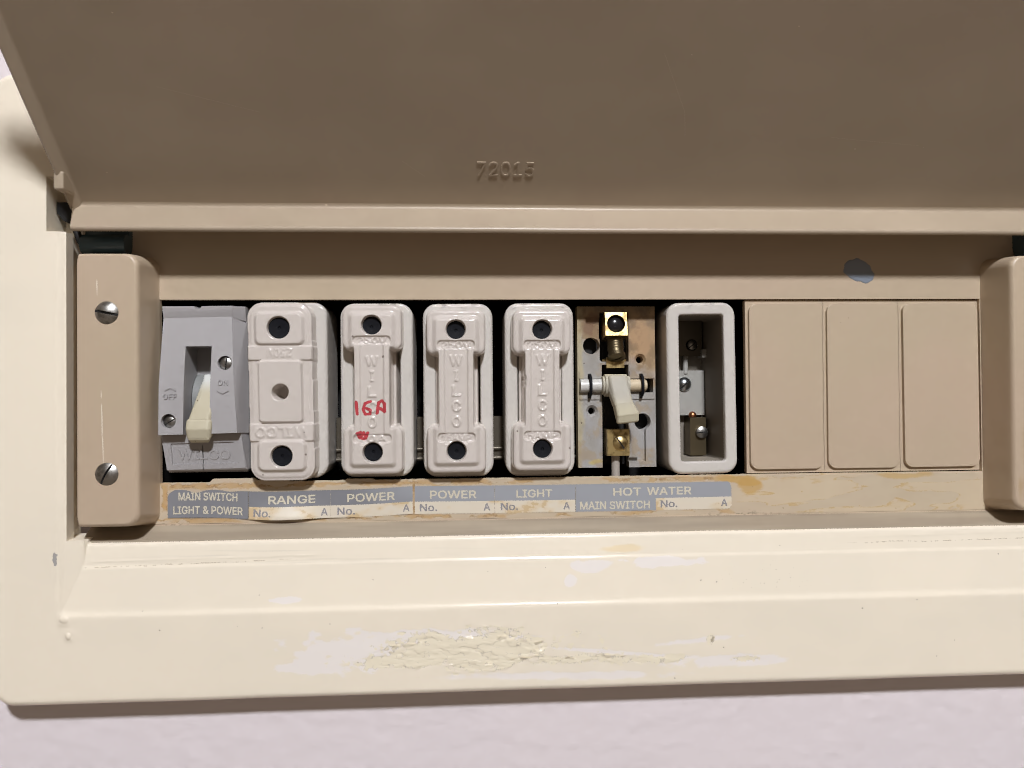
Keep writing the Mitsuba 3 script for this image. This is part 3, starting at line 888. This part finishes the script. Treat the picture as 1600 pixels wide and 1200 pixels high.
for nm, body, plugs, lab in CARS:
    add(nm + '__body', body, 'm_carrier', True)
    for k, (a, b, r, h) in enumerate(plugs):
        add(nm + '__plug' + ('_001' if k else ''), plug(a, b, r, h), 'm_plug', 40)
    tag(nm, lab, 'fuse carrier', 'porcelain fuse carriers plugged into their holders')

# ------------------------------------------------------------------ main switch
MS = 'main_switch'
tag(MS, 'grey plastic main switch with a cream toggle pushed down, leftmost in the row', 'switch')
lowbody = mbox(-164.6, -134.0, -28.5, 36.6, -14, -3.5)
ledge_ = hull([(-164.6, 36.5, -4), (-134.0, 36.7, -4), (-164.6, 36.5, 3.0), (-138.0, 36.6, 3.0), (-134.0, 36.7, -0.6), (-164.4, 34.6, 3.0), (-138.1, 34.7, 3.0), (-134.1, 34.8, -0.7),
                (-164.4, 31.5, 2.0), (-138.3, 32.0, 2.0), (-134.0, 31.0, -1.6), (-164.4, 31.0, -4), (-134.2, 31.0, -4)])
up = hull([(-164.4, 31.9, 2.2), (-138.4, 32.5, 2.2), (-164.7, 6.3, 6.2), (-136.6, 6.3, 6.2), (-164.6, -13.2, 7.2), (-135.1, -12.6, 7.2),
           (-164.8, -13.6, -6), (-132.9, -13.2, -4), (-164.8, 33, -6), (-133.6, 33.5, -4)])
lowp = hull([(-165.0, -11, 3.2), (-134.9, -11, 3.2), (-164.9, -14.2, 3.2), (-134.7, -13.6, 3.2), (-163.6, -27.1, 1.3), (-133.7, -26.6, 1.3), (-163.1, -27.7, 0.6), (-133.2, -27.3, 0.6),
             (-165, -11, -6), (-133.5, -11, -6), (-163.4, -27.6, -6), (-133.0, -27.3, -6)])
slot = mbox(-155.4, -145.5, -40, 20.9, -9, 20) - mbox(-160, -140, -40, -13.45, -9, 20)
notch = mcyl((-151.1, 36.9), 1.5, -20, 10, 28)
poly = m3.CrossSection([[(-161.5, -16.6), (-162.0, -25.6), (-136.2, -25.2), (-137.8, -16.2)][::-1]]).offset(0.6, m3.JoinType.Round) if False else None
pl0 = np.array([(-161.7, -16.7), (-137.9, -16.3), (-136.4, -24.6), (-161.4, -25.0)])
# the name plate follows the slope of the lower face
sl = (3.2 - 1.3) / (-13.9 + 27.0)
def face_h(v):
    return 3.2 + (v + 13.9) * sl
rec = hull([(u, v, face_h(v) - 0.75) for u, v in pl0] + [(u, v, face_h(v) + 2) for u, v in pl0])
crack = mbox(-149.95, -149.68, -29, -17.5, face_h(-27) - 1.9, 8)
housing = (lowbody + ledge_ + up + lowp) - slot - notch - rec - crack
for c in ((-140.3, 14.3), (-160.9, -7.9)):
    housing = housing - mcyl(c, 2.75, -2, 12)
add(MS + '__housing', housing, 'm_grey', 20)
txt = text('WILCO', 3.5, 20.0, 0.7, True)
tv = moved(txt, -149.4, -21.3)
tv.vertices[:, 2] += np.array([face_h(y) for y in tv.vertices[:, 1]]) - 0.95
add(MS + '__lettering', tv, 'm_grey', 20)


def up_h(v):
    return np.where(v > 6.3, 2.2 + (32.2 - v) / 25.9 * 4.0, 6.2 + (6.3 - v) / 19.5 * 1.0)


mk = [moved(text('OFF', 2.0, 5.0, 0.5), -160.4, 1.5), moved(text('ON', 2.0, 3.8, 0.5), -140.6, 6.7)]
for cu_, cv_, s_ in ((-160.3, 4.2, 1), (-140.6, 3.2, -1)):
    for sx in (-1, 1):
        mk.append(tm(hull([(cu_, cv_ + 0.9 * s_, 0), (cu_ + sx * 2.2, cv_ - 0.3 * s_, 0), (cu_, cv_ + 0.6 * s_, 0), (cu_ + sx * 2.0, cv_ - 0.55 * s_, 0),
                           (cu_, cv_ + 0.9 * s_, 0.5), (cu_ + sx * 2.2, cv_ - 0.3 * s_, 0.5), (cu_, cv_ + 0.5 * s_, 0.5), (cu_ + sx * 2.0, cv_ - 0.65 * s_, 0.5)])))
mk = trimesh.util.concatenate(mk)
mk.vertices[:, 2] += up_h(mk.vertices[:, 1]) + 0.12
add(MS + '__lettering_001', mk, 'm_grey', 20)
add_screw(MS + '__screw', (-140.1, 14.1), 3.6, 2.45, 82, 0.25, 0.12, 'm_steel')
add_screw(MS + '__screw_001', (-160.8, -8.1), 4.9, 2.45, 32, 0.25, 0.12, 'm_steel')
lv1 = sph_hull([(-148.5, 8.8, 0.4), (-143.5, 8.8, 0.4), (-148.5, 3.0, 2.8), (-143.5, 3.0, 2.8), (-148.5, 6, -4), (-143.5, 6, -4)], 1.25, 24)
lv2 = sph_hull([(-148.7, 6.5, 1.6), (-144.2, 6.5, 1.6), (-148.7, 2.5, 3.4), (-145.0, 2.5, 3.4), (-151.9, -7.4, 7.0), (-146.3, -7.4, 7.0), (-151.9, -8.8, 5.0), (-146.3, -8.8, 5.0), (-147.3, 5, -2.2), (-144.2, 5, -2.2)], 1.3, 32)
lv3 = sph_hull([(-152.4, -8.6, 7.0), (-146.2, -8.6, 7.0), (-152.4, -11.0, 7.7), (-146.2, -11.0, 7.7), (-152.2, -13.7, 6.9), (-146.5, -13.7, 6.9), (-152.2, -12.4, 4.4), (-146.5, -12.4, 4.4)], 1.7, 36)
lv4 = sph_hull([(-152.7, -14.8, 7.6), (-145.9, -14.8, 7.6), (-152.3, -15.7, 6.6), (-146.3, -15.7, 6.6), (-152.5, -14.0, 4.2), (-146.1, -14.0, 4.2)], 0.55, 20)
add(MS + '__lever', lv1 + lv2 + lv3 + lv4, 'm_lever', 45)
add(MS + '__arc_shield', (tube_u(-155.2, -145.7, 0.0, -13.0, 11.0, 60) - mbox(-149.6, -140, 2.0, 12.0, -8, 5)), 'm_arc', 30)

# ------------------------------------------------------------------ open hot water switch
HW = 'open_switch'
tag(HW, 'switch without its cover, scorched grey plate with brass terminals and a cream toggle', 'switch')
plate = mbox(-1.0, 31.8, -29.6, 37.6, -16, -10)
for c, r in (((4.9, 21.2), 3.5), ((26.2, -10.6), 3.45), ((25.4, 15.3), 1.5), ((4.9, -6.0), 1.45)):
    plate = plate - mcyl(c, r, -20, 0)
for c in ((25.4, 15.3), (4.9, -6.0)):
    plate = plate - Manifold.cylinder(1.3, 1.4, 2.5, 32).translate([c[0], c[1], -11.25])
plate = plate - mbox(8.4, 20.6, 14.5, 35.2, -20, 0) - mbox(9.2, 20.5, -2.5, 13.2, -20, 0) - mbox(9.2, 20.3, -33, -2.5, -20, 0)
plate = plate - mbox(2.6, 8.8, 24.0, 33.0, -11.6, 0) - mbox(24.3, 27.5, -25.5, -12.5, -12.2, 0) - mbox(20.0, 27.5, -27.2, -25.5, -12.2, 0)
plate = plate - mbox(-0.2, 9.5, 1.6, 7.4, -20, 0) - mbox(20.2, 30.8, 1.6, 7.4, -20, 0)
caps = [mbox(-0.4, 9.0, 7.4, 10.6, -12, -9.2), mbox(-0.4, 9.0, -1.2, 1.6, -12, -9.3), mbox(20.8, 31.4, 7.4, 10.6, -12, -9.2), mbox(20.8, 31.4, -1.2, 1.6, -12, -9.3)]
for c in caps:
    plate = plate + c
plate = plate - mbox(3.2, 4.6, -0.8, 9.4, -12, 0) - mbox(24.8, 26.2, -0.8, 9.4, -12, 0)
plate = plate + mbox(7.2, 9.0, 10.7, 15.0, -13, -10.6) + mbox(20.6, 22.4, 10.7, 15.2, -13, -10.6)
add(HW + '__plate', plate, 'm_hw', 20)
for c, r in (((26.4, 30.5), 3.0), ((26.4, 36.0), 1.8), ((3.6, -26.8), 1.6), ((23.2, -22.2), 1.5)):
    add(numbered(HW + '__moulded_ring'), tm((mcyl(c, r, -10.05, -9.88, 36) - mcyl(c, r - 0.25, -11, -9, 36)) ^ mbox(-1, 31.8, -29.6, 37.6, -20, 0)), 'm_hw', 20)
add(HW + '__lettering', moved(text('LINE', 3.6, 8.6, 0.16), 4.4, -18.6, -10.04), 'm_hw', 20)
tb = mbox(9.8, 18.9, 24.6, 34.4, -15, -4.2) - mcyl((14.3, 29.6), 3.75, -14, 0, 40)
tb = rot(tb, (14.3, 29.6, -6), (-10, 0, 0))
add(HW + '__terminal', tb, 'm_brass', 20)
add(HW + '__terminal__clamp', Manifold.sphere(3.7, 48).scale([1, 1, 0.6]).translate([14.3, 29.3, -7.2]), 'm_gloss_black', 40)  # added black ball that gives the dark bore its glint
ts = rot(screw((0, 0), 0, 3.1, 20, 0.25, 0.14, 0.35, 7.0), (0, 0, 0), (68, 0, 0)).translate([14.6, 17.2, -6.6])
grooves = [rot(Manifold.cylinder(0.5, 3.45, 3.3, 40).translate([0, 0, -2.4 - 1.15 * k]), (0, 0, 0), (68, 0, 0)).translate([14.6, 17.2, -6.6]) for k in range(5)]
for g_ in grooves:
    ts = ts + g_
ts = ts + rot(screw((0, 0), 0, 3.6, 35, 0.2, 0.14, 0.35, 1.5), (0, 0, 0), (60, 0, 0)).translate([14.8, 15.9, -6.0])
add(HW + '__terminal__screw', ts, 'm_brass_dull', 30)
ct = hull([(9.6, 13.2, -13), (19.8, 13.2, -13), (9.6, 15.6, -11), (19.8, 15.6, -11), (9.6, 13.2, -15), (19.8, 13.2, -15)]) + mbox(11.0, 18.4, 11.8, 16.2, -14, -8.6)
add(HW + '__contact', ct, 'm_brass', 20)
sh = tube_u(-0.2, 10.2, 4.5, -8.6, 2.75, 36)
add(HW + '__shaft', sh, 'm_white', 30)
add(HW + '__shaft_001', tube_u(19.0, 27.0, 4.5, -8.6, 2.55, 36) + tube_u(26.3, 27.6, 4.5, -8.6, 2.1, 30), 'm_flake', 30)
for k, uu_ in enumerate((3.9, 25.5)):
    ring = [(uu_, 4.5 + 4.4 * math.cos(a), -8.6 + 3.4 * max(math.sin(a), -0.6)) for a in np.linspace(-0.35, math.pi + 0.35, 12)]
    cl = Manifold()
    for a_, b_ in zip(ring[:-1], ring[1:]):
        cl = cl + sph_hull([a_, b_], 0.62, 12)
    add(HW + '__clip' + ('_001' if k else ''), cl, 'm_plug', 40)
hub = tube_u(9.6, 18.6, 4.6, -6.6, 4.6, 48) + tube_u(8.7, 20.0, 4.6, -7.2, 3.8, 40)
am = sph_hull([(11.6, 7.6, -2.4), (17.0, 7.6, -2.4), (11.6, 3.0, -2.2), (17.0, 3.0, -2.2), (13.4, -3.5, 1.2), (18.7, -3.0, 1.2), (13.2, -3.5, -2.8), (18.5, -3.0, -2.8), (11.6, 3.0, -6), (17, 3, -6)], 1.15, 28)
am2 = sph_hull([(13.4, -3.0, 1.1), (18.6, -2.5, 1.1), (14.1, -7.6, 2.0), (20.8, -6.9, 2.0), (14.1, -8.6, -0.8), (20.6, -7.9, -0.8), (13.2, -3.5, -1.6), (18.5, -3.0, -1.6)], 1.15, 28)
tipb = sph_hull([(14.2, -7.4, 1.9), (20.8, -6.7, 1.9), (14.3, -9.9, 1.3), (20.9, -9.2, 1.3), (14.4, -10.0, -0.6), (20.7, -9.3, -0.6)], 1.2, 28)
am = am + am2
add(HW + '__lever', hub + am + tipb, 'm_lever', 45)
lt = mbox(10.4, 19.6, -24.4, -13.6, -14, -5.2)
add(HW + '__terminal_001', lt - mcyl((15.8, -19.2), 3.2, -6.0, 0, 40), 'm_brass', 20)
add_screw(HW + '__terminal_screw', (15.8, -19.2), -5.4, 2.9, -56, 0.3, 0.13, 'm_brass')
add(HW + '__back', mbox(-0.6, 31.4, -29, 37, -24, -18), 'm_black', False)
add('cable', tube_v(14.6, -46, -24.5, -10.0, 1.75, 30), 'm_wire', 30)
tag('cable', 'short grey cable running down from the brass terminal of the coverless switch', 'cable')

# ------------------------------------------------------------------ terminals inside the empty base
EB = 'fuse_holder_004'
add(EB + '__pedestal', [tm(mbox(44, 57.4, -8.6, 11.0, -30, -25.5)), tm(sph_hull([(49.2, 10, -26), (49.6, 17, -27)], 1.1, 14)), tm(mbox(56.0, 59.4, 16.6, 20.2, -30, -23))], 'm_pedestal', 25)
add(EB + '__contact', tm(mbox(46.0, 56.6, 17.5, 36.0, -28.5, -25.5) - mcyl((52.0, 22.2), 2.6, -40, 0, 30)), 'm_bar', 20)
add_screw(EB + '__contact_screw', (52.2, 22.2), -25.2, 2.0, 40, 0.3, 0.14, 'm_steel')
add_screw(EB + '__screw', (48.4, 5.0), -24.6, 3.1, 45, 0.5, 0.12, 'm_zinc')
add(EB + '__terminal', tm(mbox(49.6, 56.6, -26.0, -9.5, -30, -21.0)), 'm_brass_dull', 20)
add_screw(EB + '__terminal_screw', (54.4, -15.9), -19.4, 2.5, 4, 0.25, 0.12, 'm_steel')
add(EB + '__wire', Manifold.sphere(1.7, 24).translate([51.2, -8.6, -22.8]), 'm_copper', 40)

# ------------------------------------------------------------------ blank plates
for k, (a, b) in enumerate(((67.4, 99.7), (100.1, 132.0), (132.4, 166.2))):
    nm = 'blank_plate' + ('' if not k else f'_{k:03d}')
    lift, tw = ((0.0, 0.0), (-0.12, -0.12), (0.10, 0.15))[k]
    bk = rbox(a - 0.16, b + 0.16, -31.9, 39.0, -4, -1.45, 0.2, 0.1)
    rs = fillet_rings(a + 1.0, b - 0.7, -30.3, 37.6, 3.6, -1.7, 0.1, 0.22, 0.0, 3, 8)
    add(nm + '__flange', bk, 'm_tray', 35)
    fc = moved(moved(loft(rs), -(a + b) / 2, -3.6), (a + b) / 2, 3.6 + 0.5 * lift, lift, tw)
    add(nm + '__face', fc, 'm_tray', 35)
    tag(nm, ['leftmost of the three beige blank plates, beside the empty porcelain holder', 'middle of the three beige blank plates, with fine specks near its top', 'rightmost of the three beige blank plates, beside the right side wall of the tray'][k], 'blank plate', 'blank plates closing the unused ways')

# ------------------------------------------------------------------ printed label strips
def wave(kind):
    def f(U, V):
        if kind == 0:
            x = U + 163.7
            h = 0.35 + 0.35 * np.sin(x * 0.11 + 0.4) ** 2
            b = np.exp(-((x - 46) / 12) ** 2)
            h = h + b * 2.0 * np.clip((-38.0 - V) / 7, 0, 1) ** 1.5
            dv = -0.9 * np.exp(-((x - 52) / 22) ** 2) - 0.35 * np.sin(x / 95 * 3.1) + 0.25 * np.sin(x * 0.14)
            return h, dv
        x = U + 68
        return 0.35 + 0.12 * np.sin(x * 0.09) ** 2 + 0.25 * np.clip(1 - x / 6, 0, 1), -0.25 * np.sin(x / 40)
    return f


def strip_sheet(poly_fn, a0, a1, f, step=1.0):
    us_ = np.linspace(a0, a1, int((a1 - a0) / step) + 1)
    nb = 13
    vv, tt = [], []
    for x in us_:
        lo, hi = poly_fn(x)
        for k in range(nb):
            y = lo + (hi - lo) * k / (nb - 1)
            h, dv = f(np.array(x), np.array(y))
            vv.append((x, y + dv, h))
            tt.append((x + 163.7, y + 45.6))
    f_ = []
    for i in range(len(us_) - 1):
        for k in range(nb - 1):
            a = i * nb + k
            b = a + nb
            f_ += [(a, b, b + 1), (a, b + 1, a + 1)]
    return trimesh.Trimesh(vv, f_, process=False), np.array(tt)


def strip1(x):
    e = x + 163.7
    hi = -35.0
    hi -= 1.2 * math.exp(-((e - 11) / 3.0) ** 2) + 0.5 * math.exp(-((e - 24) / 2.5) ** 2)
    if e < 3:
        hi -= 1.6 - math.sqrt(max(1.6 ** 2 - (1.6 * (1 - e / 3)) ** 2, 0)) + 0.3 * (3 - e)
    return -45.9, hi


def strip2(x):
    e = 60.0 - x
    hi = -34.9
    lo = -45.9
    if e < 2:
        hi -= 2 - math.sqrt(max(4 - (2 - e) ** 2, 0))
        lo += 0.6 * (2 - math.sqrt(max(4 - (2 - e) ** 2, 0)))
    return lo, hi


def lettering(key, items, f, bsdf):
    out = []
    for s, u, v, h, w_, bold in items:
        m = moved(text(s, h, w_, 0.06, bold), u, v)
        hh, dv = f(m.vertices[:, 0], m.vertices[:, 1])
        m.vertices = np.stack([m.vertices[:, 0], m.vertices[:, 1] + dv, m.vertices[:, 2] + hh + 0.01], -1)
        out.append(m)
    add(key, out, bsdf, False)


tb_ = []
rngt = np.random.default_rng(5)
xs_ = np.linspace(-124.5, -103.5, 40)
lowt = -46.6 - 0.35 * rngt.random(40) - 0.5 * np.exp(-((xs_ + 119.5) / 2.5) ** 2) - 0.6 * np.exp(-((xs_ + 108) / 4.0) ** 2)
pt = [(x, -44.0) for x in xs_] + [(x, y) for x, y in zip(xs_[::-1], lowt[::-1])]
tb_ = trimesh.creation.extrude_polygon(Polygon(pt), 0.1, engine='earcut')
tb_.apply_translation([0, 0, 0.03])
f0, f1 = wave(0), wave(1)
add('label_strip__torn_gap_shade', tb_, 'm_torn_shade', False)  # dark sheet for the torn gap and the shadow under the curled label
for nm, lab, spans, sf, f in (('label_strip', 'curling grey label strip reading MAIN SWITCH LIGHT & POWER, RANGE and POWER', [(-163.7, -132.75), (-132.65, -101.1), (-101.0, -68.8)], strip1, f0),
                              ('label_strip_001', 'grey label strip reading POWER, LIGHT and HOT WATER MAIN SWITCH', [(-68.0, -36.45), (-36.35, -3.95), (-3.85, 60.0)], strip2, f1)):
    tag(nm, lab, 'label', 'printed label strips under the fuses')
    for k, (a, b) in enumerate(spans):
        m, t = strip_sheet(sf, a, b, f, 0.6)
        add(nm + '__label' + (f'_{k:03d}' if k else ''), m, 'm_strip', True, uv=t)
LS1, LS2 = 'label_strip__label', 'label_strip_001__label'
lettering(LS1 + '__lettering', [('MAIN SWITCH', -148.3, -37.6, 2.9, 22.5, True), ('LIGHT & POWER', -148.3, -42.9, 2.9, 26.5, True)], f0, 'm_print_cream')
for key, f, word, cu_, ww, ul, ur in ((LS1 + '_001', f0, 'RANGE', -116.0, 18.2, -127.3, -103.4), (LS1 + '_002', f0, 'POWER', -85.2, 18.6, -94.9, -71.4), (LS2, f1, 'POWER', -52.8, 18.4, -62.6, -39.4), (LS2 + '_001', f1, 'LIGHT', -20.4, 14.4, -30.4, -7.4)):
    lettering(key + '__lettering', [(word, cu_, -38.3, 3.0, ww, True)], f, 'm_print_cream')
    lettering(key + '__small_print', [('No.', ul, -43.4, 2.7, 6.9, True), ('A', ur, -43.4, 2.7, 2.6, True)], f, 'm_print_grey')
lettering(LS2 + '_002__lettering', [('HOT', 17.2, -38.2, 3.0, 11.4, True), ('WATER', 34.4, -38.2, 3.0, 18.2, True), ('MAIN SWITCH', 12.2, -43.5, 3.0, 28.4, True)], f1, 'm_print_cream')
lettering(LS2 + '_002__small_print', [('No.', 34.3, -43.4, 2.7, 6.9, True), ('A', 57.0, -43.4, 2.7, 2.6, True)], f1, 'm_print_grey')
